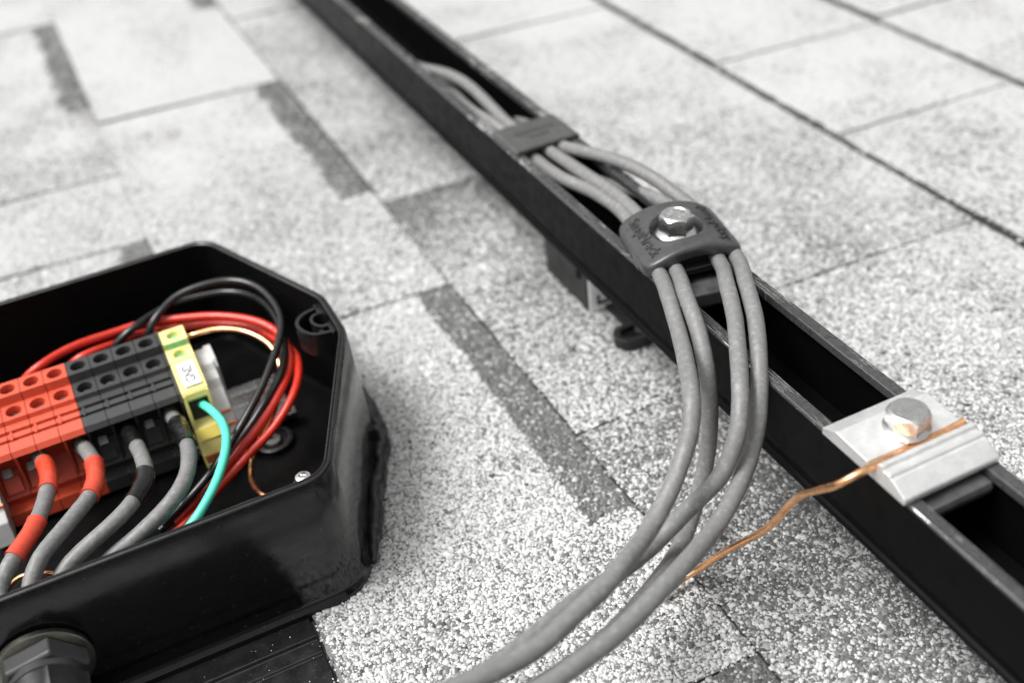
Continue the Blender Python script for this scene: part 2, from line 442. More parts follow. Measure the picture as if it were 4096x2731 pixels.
# mineral granules standing proud on the near shingles
def granules():
    sp = 1.03
    gx, gy = np.meshgrid(np.arange(-60, 440, sp), np.arange(130, 720, sp))
    x = (gx + rng.uniform(-.6, .6, gx.shape)).ravel(); y = (gy + rng.uniform(-.6, .6, gy.shape)).ravel()
    keep = rng.random(x.size) < granule_cover(x, y)
    inbox = (x < 78) & (y > 318) & (y < 526) & ((x < 45) | (np.abs(y - 422) < 102 - (x - 45) * 2.4))
    plate = (x < 27) & (y < 330)
    keep &= ~inbox & ~plate
    x, y = x[keep], y[keep]
    z = np.zeros_like(x); t = np.zeros_like(x); ok = np.zeros(x.size, bool)
    for ci in sorted(SEG):
        for s in SEG[ci]:
            m = (x >= BUTTS[ci]) & (x < BUTTS[ci + 1] - .4) & (y >= s[0] + .3) & (y < s[1] - .3)
            if m.any():
                z[m] = z_of(x[m], y[m], BUTTS[ci], BUTTS[ci + 1], s)
                t[m] = tone_of(x[m], y[m], BUTTS[ci + 1], s); ok |= m
    x, y, z, t = x[ok], y[ok], z[ok], t[ok]
    # grains clinging to the cut edges, so the joints are ragged
    ex, ey, ez, et = [], [], [], []
    for ci in (2, 3, 4, 5, 6, 7):
        for s in SEG[ci]:
            x0, x1 = BUTTS[ci], BUTTS[ci + 1]
            ys = np.arange(max(130, s[0]), min(640 if ci < 6 else 1100, s[1]), .55); ys = ys + rng.uniform(-.3, .3, ys.size)
            if ys.size:
                ys = ys[rng.random(ys.size) < .22 * (vnoise(ys, ys * 0 + ci * 31, 14) > .28)]
                xs = np.full(ys.size, float(x0)) + rng.uniform(-.7, .5, ys.size)
                ex.append(xs); ey.append(ys); ez.append(z_of(xs, ys, x0, x1, s) - rng.uniform(0, 2.0, ys.size)); et.append(tone_of(xs, ys, x1, s) * .9)
            if 140 < s[0] < 640:
                xs = np.arange(max(-50, x0), min(420, x1), .6); xs = xs[rng.random(xs.size) < .25 * (vnoise(xs, xs * 0 + s[0], 12) > .35)]
                ys = np.full(xs.size, float(s[0])) + rng.uniform(-.5, .3, xs.size)
                ex.append(xs); ey.append(ys); ez.append(z_of(xs, ys, x0, x1, s) - rng.uniform(0, 1.4, xs.size)); et.append(tone_of(xs, ys, x1, s) * .9)
    ex, ey, ez, et = map(np.concatenate, (ex, ey, ez, et))
    m = ~((ex < 92) & (ey > 312) & (ey < 533)) & ~((ex < 24) & (ey < 335))
    x, y, z, t = (np.concatenate([p, q[m]]) for p, q in ((x, ex), (y, ey), (z, ez), (t, et)))
    n = x.size
    base = np.array([(-1, -1, -.6), (1, -1, -.6), (1, 1, -.6), (-1, 1, -.6), (-.75, -.75, .8), (.75, -.75, .8), (.75, .75, .8), (-.75, .75, .8)])
    size = np.clip(rng.lognormal(math.log(.53), .34, n), .26, 1.3)
    V = base[None] * (1 + rng.uniform(-.38, .38, (n, 8, 3)))
    V = V * (size[:, None] * np.stack([rng.uniform(.75, 1.35, n), rng.uniform(.7, 1.1, n), rng.uniform(.38, .62, n)], -1))[:, None, :]
    a = rng.uniform(0, 2 * np.pi, n); c, s_ = np.cos(a), np.sin(a)
    tx, ty = rng.normal(0, .16, n), rng.normal(0, .16, n)
    Vx = V[..., 0] * c[:, None] - V[..., 1] * s_[:, None]
    Vy = V[..., 0] * s_[:, None] + V[..., 1] * c[:, None]
    Vz = V[..., 2] + Vx * tx[:, None] + Vy * ty[:, None]
    P = np.stack([Vx + x[:, None], Vy + y[:, None], Vz + (z + .1 + rng.normal(0, .16, n))[:, None]], -1).reshape(-1, 3) * MM
    fb = np.array([(4, 5, 6, 7), (0, 1, 5, 4), (1, 2, 6, 5), (2, 3, 7, 6), (3, 0, 4, 7)])
    F = (fb[None] + (np.arange(n) * 8)[:, None, None]).reshape(-1)
    nf = n * 5
    me = bpy.data.meshes.new('granules')
    me.vertices.add(n * 8); me.vertices.foreach_set('co', P.astype(np.float32).ravel())
    me.loops.add(nf * 4); me.loops.foreach_set('vertex_index', F.astype(np.int32))
    me.polygons.add(nf); me.polygons.foreach_set('loop_start', (np.arange(nf) * 4).astype(np.int32))
    try: me.polygons.foreach_set('loop_total', np.full(nf, 4, np.int32))
    except Exception: pass
    r = rng.random(n); pd = .035 + .62 * (1 - t) ** 1.1; pm = .13 + .22 * (1 - t)
    lo, hi = .09 + .17 * t, .19 + .25 * t
    g = np.where(r < pd, rng.uniform(.06, .16, n), np.where(r < pd + pm, lo + (hi - lo) * rng.random(n), rng.uniform(.43, .64, n) * (.78 + .22 * t)))
    C = np.repeat(np.stack([g, g, g * .985, np.ones(n)], -1), 8, axis=0)
    at = me.attributes.new('shade', 'FLOAT_COLOR', 'POINT'); at.data.foreach_set('color', C.astype(np.float32).ravel())
    me.materials.append(M['granule'])
    me.update(calc_edges=True); me.validate()
    o = bpy.data.objects.new('granules', me); COL.objects.link(o)
    attach(o, roof); o['kind'] = 'stuff'
    print('granules', n)
granules()

# ------------------------------------------------------------------ aluminium mounting rail
def worn(m):
    """bare metal showing through the black on the serrated lips, in streaks along the rail"""
    nt = m.node_tree; p = nt.nodes['Principled BSDF']
    src = p.inputs['Base Color'].links[0].from_socket
    tc = nt.nodes.new('ShaderNodeTexCoord')
    mp = nt.nodes.new('ShaderNodeMapping'); mp.inputs['Scale'].default_value = (1700, 75, 1)
    nt.links.new(tc.outputs['Object'], mp.inputs['Vector'])
    nz = nt.nodes.new('ShaderNodeTexNoise'); nz.inputs['Scale'].default_value = 1; nz.inputs['Detail'].default_value = 6; nz.inputs['Roughness'].default_value = .75
    nt.links.new(mp.outputs['Vector'], nz.inputs['Vector'])
    n2 = nt.nodes.new('ShaderNodeTexNoise'); n2.inputs['Scale'].default_value = 24; n2.inputs['Detail'].default_value = 2
    nt.links.new(tc.outputs['Object'], n2.inputs['Vector'])
    ad = nt.nodes.new('ShaderNodeMath'); ad.operation = 'MULTIPLY_ADD'; ad.inputs[1].default_value = .75
    nt.links.new(n2.outputs['Fac'], ad.inputs[0]); nt.links.new(nz.outputs['Fac'], ad.inputs[2])
    mr = nt.nodes.new('ShaderNodeMapRange'); mr.inputs['From Min'].default_value = 0.97; mr.inputs['From Max'].default_value = 1.0
    nt.links.new(ad.outputs[0], mr.inputs['Value'])
    mx = nt.nodes.new('ShaderNodeMix'); mx.data_type = 'RGBA'
    nt.links.new(mr.outputs['Result'], mx.inputs['Factor']); nt.links.new(src, mx.inputs['A']); mx.inputs['B'].default_value = (.75, .75, .74, 1)
    nt.links.new(mx.outputs['Result'], p.inputs['Base Color'])
    nt.links.new(mr.outputs['Result'], p.inputs['Metallic'])
    return m
M['lip'] = worn(mat('serrated_black_lip', (.05, .05, .05), .3, spec=.6, var=.25, vscale=600, bump=.01, bscale=2000))

XL, XR, ZT, ZB = 204.0, 242.0, 81.0, 47.0
rail = empty('mounting_rail', (223, 0, 47))
tag(rail, 'long black aluminium mounting rail with open channel crossing the shingles diagonally', 'rail')
Y0, Y1 = -60, 1500
def wall(sgn, xo):
    pr = [(0, ZT - 1.0), (0, 54.5), (.9, 53.2), (.9, 50.2), (-.6, 49.2), (-.6, ZB), (2.6, ZB), (2.6, ZT - 1.0)]
    return MB().prism_y([(xo + sgn * x, z) for x, z in pr], Y0, Y1)
wall(1, XL).build('side_wall', M['rail'], rail, bevel=.35)
wall(-1, XR).build('side_wall', M['rail'], rail, bevel=.35)
MB().box(XL + 2.0, XR - 2.0, Y0, Y1, ZB + .3, ZB + 3).build('channel_floor', M['rail'], rail)
def lip(xo, sgn):
    top = [(0.0, -1.3), (0.15, -.2), (.5, 0)]
    x = .9
    while x < 4.5:
        top += [(x, 0), (x + .22, -.38), (x + .5, -.38), (x + .66, 0)]; x += .95
    top += [(4.9, 0), (5.2, -.3), (5.2, -3.6), (4.2, -4.0), (2.9, -2.2), (2.7, -1.02)]
    return MB().prism_y([(xo + sgn * a, ZT + b) for a, b in top], Y0, Y1)
lip(XL, 1).build('serrated_lip', M['lip'], rail)
lip(XR, -1).build('serrated_lip', M['lip'], rail)

# ------------------------------------------------------------------ foot bracket under the rail
ft = empty('foot_bracket', (232, 462, 0))
tag(ft, 'black foot bracket with silver cut end holding the rail off the shingles', 'bracket')
MB().prism_y([(220, 0.5), (248, 0.5), (248, 46.5), (238, 46.5), (238, 8), (224, 8), (224, 46.5), (220, 46.5)], 438.6, 488).build('foot_body', M['black'], ft, bevel=.5)
MB().box(219.4, 219.98, 446, 450, 18, 22).box(219.4, 219.98, 462, 466, 24, 28).build('rivet', M['rail'], ft, bevel=.2)
MB().box(220.4, 247.6, 437.4, 438.58, .9, 45).build('cut_end', M['alu_dull'], ft, bevel=.3)
MB().box(224.5, 243, 436.9, 437.38, 5, 6.6).box(224.5, 226, 436.9, 437.38, 6.6, 11).build('slot', M['rail'], ft)
def stadium(x0, x1, y0, y1, n=10):
    r = (y1 - y0) / 2; cy = (y0 + y1) / 2; out = []
    for i in range(n + 1):
        a = math.pi / 2 + math.pi * i / n; out.append((x0 + r + r * math.cos(a), cy + r * math.sin(a)))
    for i in range(n + 1):
        a = -math.pi / 2 + math.pi * i / n; out.append((x1 - r + r * math.cos(a), cy + r * math.sin(a)))
    return out
o1, o2 = stadium(216.5, 256, 396.5, 412.5), stadium(220, 250, 400, 409)
MB().loops([[(x, y, 1) for x, y in o1], [(x, y, 7.2) for x, y in o1], [(x, y, 7.2) for x, y in o2], [(x, y, 3.4) for x, y in o2]], True, True).build('slotted_foot_plate', M['black'], ft, bevel=.6)
MB().prism_y([(229, .4), (256, .4), (256, 3.4), (229, 3.4)], 414, 437.2).build('foot_plate', M['black'], ft, bevel=.5)
MB().lathe([(4.4, 0), (4.4, 4), (3.6, 4.6)], (232, 404, 3.4), n=6).build('lag_bolt', M['black'], ft, bevel=.3)

# ------------------------------------------------------------------ bolts
def bolt(parent, c, fr, hr, h, name='bolt', rot=0.0, marks=True, rough_top=False):
    b = MB()
    hexp = [(c[0] + hr * math.cos(rot + k * math.pi / 3), c[1] + hr * math.sin(rot + k * math.pi / 3)) for k in range(6)]
    # hex prism rising into a chamfered crown
    N = 48; body0, body1 = [], []
    af = hr * math.cos(math.pi / 6)
    for i in range(N):
        a = rot + 2 * math.pi * i / N
        d = (a - rot) % (math.pi / 3) - math.pi / 6
        r = af / math.cos(d)
        zc = c[2] + 1.2 + h - max(0, (r - af * 1.0)) * .75
        body0.append((c[0] + r * math.cos(a), c[1] + r * math.sin(a), c[2] + 1.0))
        body1.append((c[0] + r * math.cos(a), c[1] + r * math.sin(a), zc))
    crown = [(c[0] + af * .94 * math.cos(rot + 2 * math.pi * i / N), c[1] + af * .94 * math.sin(rot + 2 * math.pi * i / N), c[2] + 1.2 + h + .28) for i in range(N)]
    crown2 = [(c[0] + af * .80 * math.cos(rot + 2 * math.pi * i / N), c[1] + af * .80 * math.sin(rot + 2 * math.pi * i / N), c[2] + 1.2 + h + .28) for i in range(N)]
    crown3 = [(c[0] + af * .74 * math.cos(rot + 2 * math.pi * i / N), c[1] + af * .74 * math.sin(rot + 2 * math.pi * i / N), c[2] + 1.2 + h + (.02 if marks else .28)) for i in range(N)]
    b.loops([body0, body1, crown, crown2, crown3], False, True)
    o = b.build(name, M['zinc'], parent, smooth=25)
    MB().lathe([(fr - .5, -.9), (fr, -.5), (fr, .1), (fr - .9, .7), (hr * .9, 1.5), (hr * .5, 1.6)], c, n=40).build('flange', M['zinc'], o, smooth=40)
    if marks:
        mk = MB()
        for k in range(8):
            a = rot + .3 + k * math.pi / 4
            u = Vector((math.cos(a), math.sin(a), 0)); w = Vector((-u.y, u.x, 0))
            zc = Vector((c[0], c[1], c[2] + 1.2 + h + .02))
            p = [zc + u * (af * .30) - w * .28, zc + u * (af * .62) - w * .28, zc + u * (af * .62) + w * .28, zc + u * (af * .30) + w * .28]
            mk.loops([[tuple(q) for q in p], [tuple(q + Vector((0, 0, .3))) for q in p]], False, True)
        mk.build('grade_mark', M['zinc'], o)
    return o

# ------------------------------------------------------------------ text as thin solid letters
def text_mb(s, size, depth, bold=0.):
    cu = bpy.data.curves.new('txt', 'FONT'); cu.body = s; cu.size = size * MM; cu.extrude = depth * MM / 2; cu.align_x = 'CENTER'; cu.align_y = 'CENTER'
    cu.resolution_u = 3; cu.offset = bold * MM
    ob = bpy.data.objects.new('txt', cu); COL.objects.link(ob)
    dg = bpy.context.evaluated_depsgraph_get(); dg.update()
    me = bpy.data.meshes.new_from_object(ob.evaluated_get(dg))
    vs = [tuple(v.co / MM) for v in me.vertices]; fs = [tuple(p.vertices) for p in me.polygons]
    bpy.data.objects.remove(ob); bpy.data.meshes.remove(me); bpy.data.curves.remove(cu)
    return vs, fs

# ------------------------------------------------------------------ four-cable clamp on the rail
CX, CY, CA, CB = 226.8, 360.0, 21.4, 19.4        # centre and half sizes
def arch(x):
    return 93.0 - 6.4 * ((x - CX) / CA) ** 2
wc = empty('cable_clamp', (CX, CY, 81))
tag(wc, 'arched black rubber cable clamp with raised lettering and silver hex bolt on the rail', 'cable clamp')
N = 72
def srect(a, b, n, k):
    t = 2 * math.pi * k / N
    c, s = math.cos(t), math.sin(t)
    r = (abs(c / a) ** n + abs(s / b) ** n) ** (-1 / n)
    return r * c, r * s
PH, BCX, BCY = 11.2, CX - 1.5, CY - .8           # pocket radius and bolt centre
loops = []
def ring_pt(k, f):
    t = 2 * math.pi * k / N
    # from the pocket circle (f = 0) to the outline (f = 1)
    ox, oy = srect(CA, CB, 9, k)
    ix, iy = BCX - CX + PH * math.cos(t), BCY - CY + PH * math.sin(t)
    return CX + ix + (ox - ix) * f, CY + iy + (oy - iy) * f
floorz = 87.8
loops.append([(BCX + 3 * math.cos(2 * math.pi * k / N), BCY + 3 * math.sin(2 * math.pi * k / N), floorz) for k in range(N)])
loops.append([(BCX + (PH - .6) * math.cos(2 * math.pi * k / N), BCY + (PH - .6) * math.sin(2 * math.pi * k / N), floorz) for k in range(N)])
loops.append([(x, y, arch(x) - .7) for x, y in (ring_pt(k, 0) for k in range(N))])
loops.append([(x, y, arch(x) + .25) for x, y in (ring_pt(k, .06) for k in range(N))])
loops.append([(x, y, arch(x) + .25) for x, y in (ring_pt(k, .14) for k in range(N))])
for f in (.22, .4, .6, .8, .93):
    loops.append([(x, y, arch(x)) for x, y in (ring_pt(k, f) for k in range(N))])
for off, dz in ((.3, -.25), (.8, -.9), (1.0, -1.9), (.9, -5.0), (-.4, -6.2), (-5, -6.2)):
    l = []
    for k in range(N):
        ox, oy = srect(CA + off, CB + off, 9, k)
        l.append((CX + ox, CY + oy, arch(CX + max(-CA, min(CA, ox))) + dz))
    loops.append(l)
MB().loops(loops, True, False).build('clamp_cover', M['clamp'], wc, smooth=50)
# lower half: saddle sitting between the lips, seen dark between the cables
MB().prism_y([(CX - 20, 81.3), (CX + 19, 81.3), (CX + 19, 84.5), (CX + 9, 86.5), (CX + 6, 89), (CX - 6, 89), (CX - 9, 86.5), (CX - 20, 84.5)], CY - 16, CY + 16).build('clamp_saddle', M['black'], wc, bevel=.6)
MB().box(CX - 22.2, CX - 20.9, CY - 9, CY + 15, 79.2, 84).build('side_skirt', M['clamp'], wc, bevel=.4)
MB().prism_y([(212, 79.6), (234.5, 79.6), (234.5, 82.5), (212, 82.5)], CY - 21, CY + 15).build('saddle_plate', M['black'], wc, bevel=.5)
MB().prism_x([(CY - 30, 68), (CY - 29, 74), (CY - 22, 75.8), (CY + 12, 75.8), (CY + 12, 66), (CY - 28, 66)], 210, 236).build('channel_nut', M['steel_dull'], wc, bevel=.8)
for sx, rot in ((-1, -math.pi / 2), (1, math.pi / 2)):
    vs, fs = text_mb('SnapNrack', 7.0, 1.1)
    c, s = math.cos(rot), math.sin(rot)
    tx, ty = CX + sx * 16.0, CY + .3
    out = []
    for x, y, z in vs:
        X, Y = tx + x * c - y * s, ty + x * s + y * c
        out.append((X, Y, arch(X) + z + .12))
    MB().add(out, fs).build('raised_lettering', M['clamp'], wc)
wc.rotation_euler.z = math.radians(-11)
bolt(wc, (BCX, BCY, floorz + 1.6), 9.0, 7.4, 7.8, rot=.75)

# ------------------------------------------------------------------ snap-in cover strip over the channel
cc = empty('channel_cover_clip', (223.5, 494, 81))
tag(cc, 'flat dark grey plastic clip bridging the rail channel over the cables', 'rail clip')
cp = MB()
prof = [(204.2, 81.4), (204.8, 82.6), (206.2, 83.5), (240.2, 83.5), (241.6, 82.6), (242.4, 81.3), (238, 80.4), (236, 81.2), (210, 81.2), (208, 80.2)]
cp.prism_y(prof, 479, 509)
cp.build('clip_plate', M['clip'], cc, bevel=.7, seg=3)
for xa in (209.6, 235.4):
    MB().box(xa, xa + 1.4, 480, 508, 74, 81.3).build('snap_leg', M['black'], cc, bevel=.3)
st = MB()
for x in np.arange(213, 235, 2.6):
    st.box(x, x + 1.5, 495.5, 499.0, 83.46, 83.7)
for x in np.arange(219, 230, 2.3):
    st.box(x, x + 1.3, 488.8, 491.6, 83.46, 83.7)
st.build('embossed_marks', M['black_block'], cc)

# ------------------------------------------------------------------ bright grounding lug
lg = empty('ground_lug', (224, 208, 81))
tag(lg, 'bright silver grounding lug bolted across the rail, copper wire in its groove', 'ground lug')
prof = [(229.6, 81.3), (229.6, 84.0), (222.8, 86.9), (206.8, 86.2), (206.2, 84.0), (203.2, 83.8), (202.5, 85.0), (202.3, 88.4), (201.6, 89.2), (199.8, 89.3), (199.2, 87.9), (198.0, 87.8), (197.6, 88.4), (196.2, 88.0), (195.8, 87.2), (195.2, 87.0), (194.8, 87.3), (188.6, 83.8), (188.2, 83.0), (188.4, 81.3)]
MB().prism_x(prof, 202.2, 241.6).build('lug_body', M['alu'], lg, bevel=.28)
bolt(lg, (223.6, 212.6, 87.4), 8.1, 7.5, 6.0, rot=.2, marks=False)
MB().prism_x([(184.5, 73.2), (183.6, 76.0), (184.6, 78.4), (199, 78.4), (199, 72.6), (186, 72.6)], 209.6, 236).build('channel_nut', M['steel_dull'], lg, bevel=.5)

# ------------------------------------------------------------------ grey cables in and over the rail
W = {}
W['k1']=[(211.3,649.9,72.0),(223.4,632.8,62.0),(213.7,556.3,74.0),(213.2,530.6,78.0),(216.2,511.9,76.0),(215.6,473.6,76.0),(215.4,447.3,79.0),(219.6,423.5,81.0),(219.7,400.5,83.0),(217.1,385.6,84.0),(206.8,343.6,83.0),(196.1,318.7,88.2),(190.2,303.3,86.1),(180.2,281.9,87.8),(169.2,261.1,89.9),(164.2,253.7,83.1),(157.8,249.2,76.0),(149.7,243.2,71.1),(140.4,237.9,66.6),(131.5,232.4,65.2),(119.1,223.8,68.5),(108.8,217.8,69.2),(96.6,212.7,70.2),(85.6,208.1,70.7),(76.9,205.1,71.1),(67.6,203.2,72.5),(58.7,201.7,74.6),(44.4,200.9,76.5),(24.5,201.4,77.3)]
W['k2']=[(216.1,660.2,66.0),(214.9,637.3,72.0),(220.8,610.2,76.0),(223.0,582.1,78.0),(221.7,549.0,78.0),(221.8,526.9,76.0),(223.3,504.8,76.0),(224.3,479.4,78.0),(223.3,444.6,82.0),(223.4,411.3,85.0),(222.3,386.6,85.0),(214.1,342.4,83.0),(201.7,315.5,90.3),(195.8,297.9,87.2),(191.2,285.4,80.9),(189.3,279.5,69.2),(189.0,278.5,57.8),(188.1,278.2,43.5),(185.1,276.6,33.2),(180.4,274.0,24.2),(168.8,262.5,24.2),(157.7,252.4,26.1),(149.4,245.1,29.7),(134.7,234.1,35.4),(118.8,222.9,42.1),(100.4,211.4,50.4),(82.3,204.2,55.8),(66.4,200.0,59.4),(48.4,198.3,61.7)]
W['k3']=[(236.1,530.6,60.0),(242.1,508.6,58.0),(242.1,479.4,60.0),(239.3,450.3,68.0),(240.3,418.3,77.0),(240.5,396.4,82.0),(239.3,380.8,84.0),(233.3,339.2,83.0),(218.9,312.1,91.3),(209.2,292.5,90.4),(199.0,275.6,89.2),(190.1,261.2,86.9),(185.8,254.8,83.5),(181.5,249.5,78.1),(175.8,246.3,69.5),(170.9,245.5,62.7),(164.2,246.8,55.9),(158.0,248.7,48.6),(151.7,250.0,42.0),(141.9,246.6,41.2),(128.6,239.6,45.9),(114.1,231.1,53.3),(99.3,222.9,60.9),(80.0,214.6,64.4),(59.7,208.2,66.4),(43.3,205.2,67.9),(23.1,206.0,68.9)]
W['k4']=[(252.1,611.0,50.0),(240.3,544.9,64.0),(234.1,499.5,74.0),(231.6,477.9,79.0),(236.5,448.6,85.0),(241.3,428.3,87.0),(245.5,408.6,86.0),(247.3,395.5,84.0),(248.1,383.6,83.0),(241.2,338.1,83.0),(224.9,307.4,91.7),(216.3,289.1,89.6),(206.9,273.5,87.3),(200.2,263.2,81.1),(193.8,254.7,73.9),(190.8,251.7,70.3),(184.8,246.9,64.6),(175.2,239.8,61.1),(163.7,232.2,59.2),(153.6,226.7,59.0),(138.0,217.7,61.8),(125.4,211.7,63.1),(112.7,206.3,63.6),(100.8,201.4,64.9),(88.3,197.9,66.1),(79.4,195.5,66.9),(64.0,193.2,68.1),(46.0,192.5,68.4)]
W['copper_out']=[(242.0,205.2,86.4),(236.2,205.5,85.2),(225.3,205.2,84.9),(214.5,205.0,84.9),(206.7,204.5,85.2),(196.2,203.2,87.0),(190.1,205.5,83.0),(188.8,212.9,75.0),(187.8,221.0,66.0),(186.5,225.4,58.0),(184.8,228.4,50.0),(182.5,232.3,42.0),(179.3,238.2,33.0),(173.3,246.9,20.0),(167.7,253.0,9.0),(163.1,255.6,4.5),(156.0,254.4,4.0),(148.8,252.0,4.0)]
W['i1']=[(-59.6,449.0,30.0),(-58.3,442.0,32.0),(-54.4,423.9,38.0),(-52.8,405.1,44.0),(-53.9,394.7,46.0),(-57.0,383.3,47.0),(-62.9,371.0,47.0),(-69.2,362.8,47.0),(-74.5,356.5,45.0),(-79.0,351.1,42.0)]
W['i2']=[(-40.8,446.3,30.0),(-39.3,438.6,32.0),(-36.1,420.6,38.0),(-34.4,405.3,43.0),(-35.1,390.6,46.0),(-38.4,380.5,47.0),(-44.5,373.6,47.0),(-52.7,364.8,47.0),(-60.7,357.7,46.0),(-64.6,352.7,44.0),(-68.3,348.2,40.0)]
W['i3']=[(-20.1,447.6,30.0),(-19.1,440.4,32.0),(-16.8,416.8,39.0),(-15.4,398.9,44.0),(-15.5,382.4,47.0),(-17.6,375.0,47.0),(-23.3,367.7,47.0),(-31.0,362.0,46.0),(-40.0,358.4,44.0),(-48.9,356.0,41.0),(-56.0,353.0,38.0)]
W['i4']=[(0.5,445.8,30.0),(1.2,438.2,32.0),(2.6,418.8,38.0),(3.6,398.9,43.0),(2.8,385.1,46.0),(-0.2,374.3,46.0),(-6.1,365.5,45.0),(-13.6,360.6,43.0),(-21.3,357.2,41.0),(-29.7,355.4,38.0),(-38.6,354.0,35.0)]
W['green']=[(12.7,434.7,36.0),(14.1,429.8,38.0),(16.0,421.7,41.0),(18.8,407.9,45.0),(20.2,395.4,47.0),(19.5,386.4,47.0),(16.8,378.3,46.0),(12.6,371.1,44.0),(7.7,364.7,42.0),(2.4,359.5,40.0),(-3.9,355.2,37.0),(-9.5,353.9,34.0),(-16.4,353.0,30.0)]
W['b1']=[(2.6,485.4,40.0),(4.2,480.7,47.0),(7.3,481.7,52.0),(12.8,484.4,55.0),(22.7,489.3,58.0),(34.6,488.4,60.0),(49.2,484.9,60.0),(58.7,474.8,59.0),(62.9,460.2,57.0),(63.0,448.1,55.0),(59.5,437.2,53.0),(54.0,428.0,51.0),(44.7,415.7,47.0),(34.4,406.1,42.0),(25.0,399.4,37.0),(18.0,395.2,33.0),(9.8,390.2,29.0),(-1.8,385.7,24.0),(-17.1,381.1,18.0)]
W['b2']=[(-14.8,485.2,42.0),(-11.2,482.1,47.0),(-5.5,481.8,51.0),(1.6,483.8,53.0),(9.6,490.0,52.0),(20.4,497.1,50.0),(36.0,495.6,50.0),(48.3,491.1,50.0),(57.7,479.3,50.0),(61.6,464.3,50.0),(61.8,450.4,49.0),(59.1,434.1,47.0),(52.3,419.7,44.0),(46.9,415.0,41.0),(37.9,409.4,36.0),(30.1,405.1,32.0),(19.3,398.0,28.0),(10.1,392.8,24.0),(-3.6,387.3,19.0),(-18.9,383.3,14.0)]
W['r1']=[(-55.2,478.1,46.0),(-50.8,477.7,50.0),(-44.9,477.8,52.0),(-37.4,482.1,52.0),(-27.6,485.0,52.0),(-19.1,487.1,51.0),(-9.5,488.5,50.0),(0.3,488.6,50.0),(11.7,485.8,50.0),(23.9,480.9,50.0),(35.5,475.0,50.0),(46.3,466.2,50.0),(54.9,457.1,49.0),(59.8,448.5,47.0),(61.2,435.8,45.0),(59.6,428.8,43.0),(54.4,419.8,41.0),(48.6,413.0,39.0),(40.1,406.5,35.0),(32.3,401.5,32.0),(23.1,397.6,28.0),(15.1,394.0,25.0),(3.8,388.5,21.0),(-12.1,382.0,16.0)]
W['r2']=[(-34.9,481.3,44.0),(-30.4,479.2,48.0),(-26.3,479.1,49.0),(-18.5,481.8,48.0),(-13.1,485.0,46.0),(-1.3,490.0,44.0),(11.7,488.5,43.0),(26.6,482.7,43.0),(40.1,477.0,42.0),(52.1,465.2,42.0),(58.9,449.2,42.0),(63.3,434.8,42.0),(61.7,423.9,41.0),(58.3,415.6,40.0),(54.0,409.6,38.0),(46.5,403.9,34.0),(37.7,399.4,30.0),(28.0,395.8,27.0),(18.2,392.4,23.0),(8.4,387.8,20.0),(-3.2,382.7,16.0),(-14.8,378.5,13.0)]
W['copper_in']=[(18.1,469.8,47.0),(20.1,467.6,48.0),(24.3,466.0,49.0),(29.0,466.1,49.0),(33.4,465.1,49.0),(38.9,462.2,49.0),(44.1,459.0,48.0),(48.1,455.2,47.0),(51.5,450.3,46.0),(55.1,444.1,43.0),(55.2,435.5,39.0),(51.4,425.4,34.0),(46.4,417.3,30.0),(39.7,406.5,30.0),(33.7,403.0,26.0),(28.6,401.5,20.0),(25.7,396.2,18.0),(23.9,388.6,19.0),(23.6,376.4,23.0),(25.7,365.4,26.0),(28.6,364.1,24.0)]
W['copper_front']=[(-79.4,363.2,30.0),(-75.1,363.3,34.0),(-71.8,362.5,36.0),(-67.3,360.4,37.0),(-63.0,358.3,37.0),(-59.4,356.8,36.0),(-55.6,356.7,32.0)]
W['boss']=[(82.7,440.0,61.0),(79.1,437.8,61.0),(74.1,436.7,61.0),(70.0,435.2,61.0),(66.9,432.1,61.0),(65.4,428.0,61.0),(66.4,421.9,61.0),(70.5,415.8,61.0),(76.1,414.4,61.0),(82.0,413.5,61.0)]
W['ring']=[(81.3,423.1,61.0),(80.3,421.4,61.0),(78.9,420.4,61.0),(77.3,420.2,61.0),(75.6,420.8,61.0),(74.2,422.2,61.0),(73.2,424.2,61.0),(72.8,426.4,61.0),(73.1,428.5,61.0),(74.0,430.2,61.0),(75.4,431.2,61.0),(77.1,431.5,61.0),(78.8,430.8,61.0),(80.3,429.4,61.0),(81.2,427.4,61.0),(81.6,425.2,61.0)]

def cable(name, key, r, m, label, cat, group=None, n=14, wob=.03, parent=None):
    path = spline(W[key])
    ph = random.random() * 9
    rf = lambda t, a: r * (1 + wob * .5 * math.sin(61 * t + ph) * math.cos(2 * a + 13 * t) + wob * .35 * math.sin(230 * t + 3 * a + ph))
    o = MB().tube(path, r, n, rf).build(name, m, parent, smooth=60)
    if label: tag(o, label, cat, group)
    return o, path
RC = 3.3
G = 'grey cables fanning out of the clamp'
cable('grey_cable', 'k1', RC, M['cable'], 'grey cable leaving the clamp leftmost, lying on top of the left pair below', 'cable', G, n=18)
cable('grey_cable', 'k2', RC, M['cable'], 'second grey cable from the left at the clamp, shaded and crossed over lower down', 'cable', G, n=18)
cable('grey_cable', 'k3', RC, M['cable'], 'third grey cable from the left at the clamp, crossing over to the left pair', 'cable', G, n=18)
cable('grey_cable', 'k4', RC, M['cable'], 'rightmost grey cable leaving the clamp, outermost in the bend beside the copper wire', 'cable', G, n=18)
cable('ground_wire', 'copper_out', 1.4, M['copper'], 'bare copper wire running from the silver lug down behind the grey cables', 'wire', n=12, wob=.09)

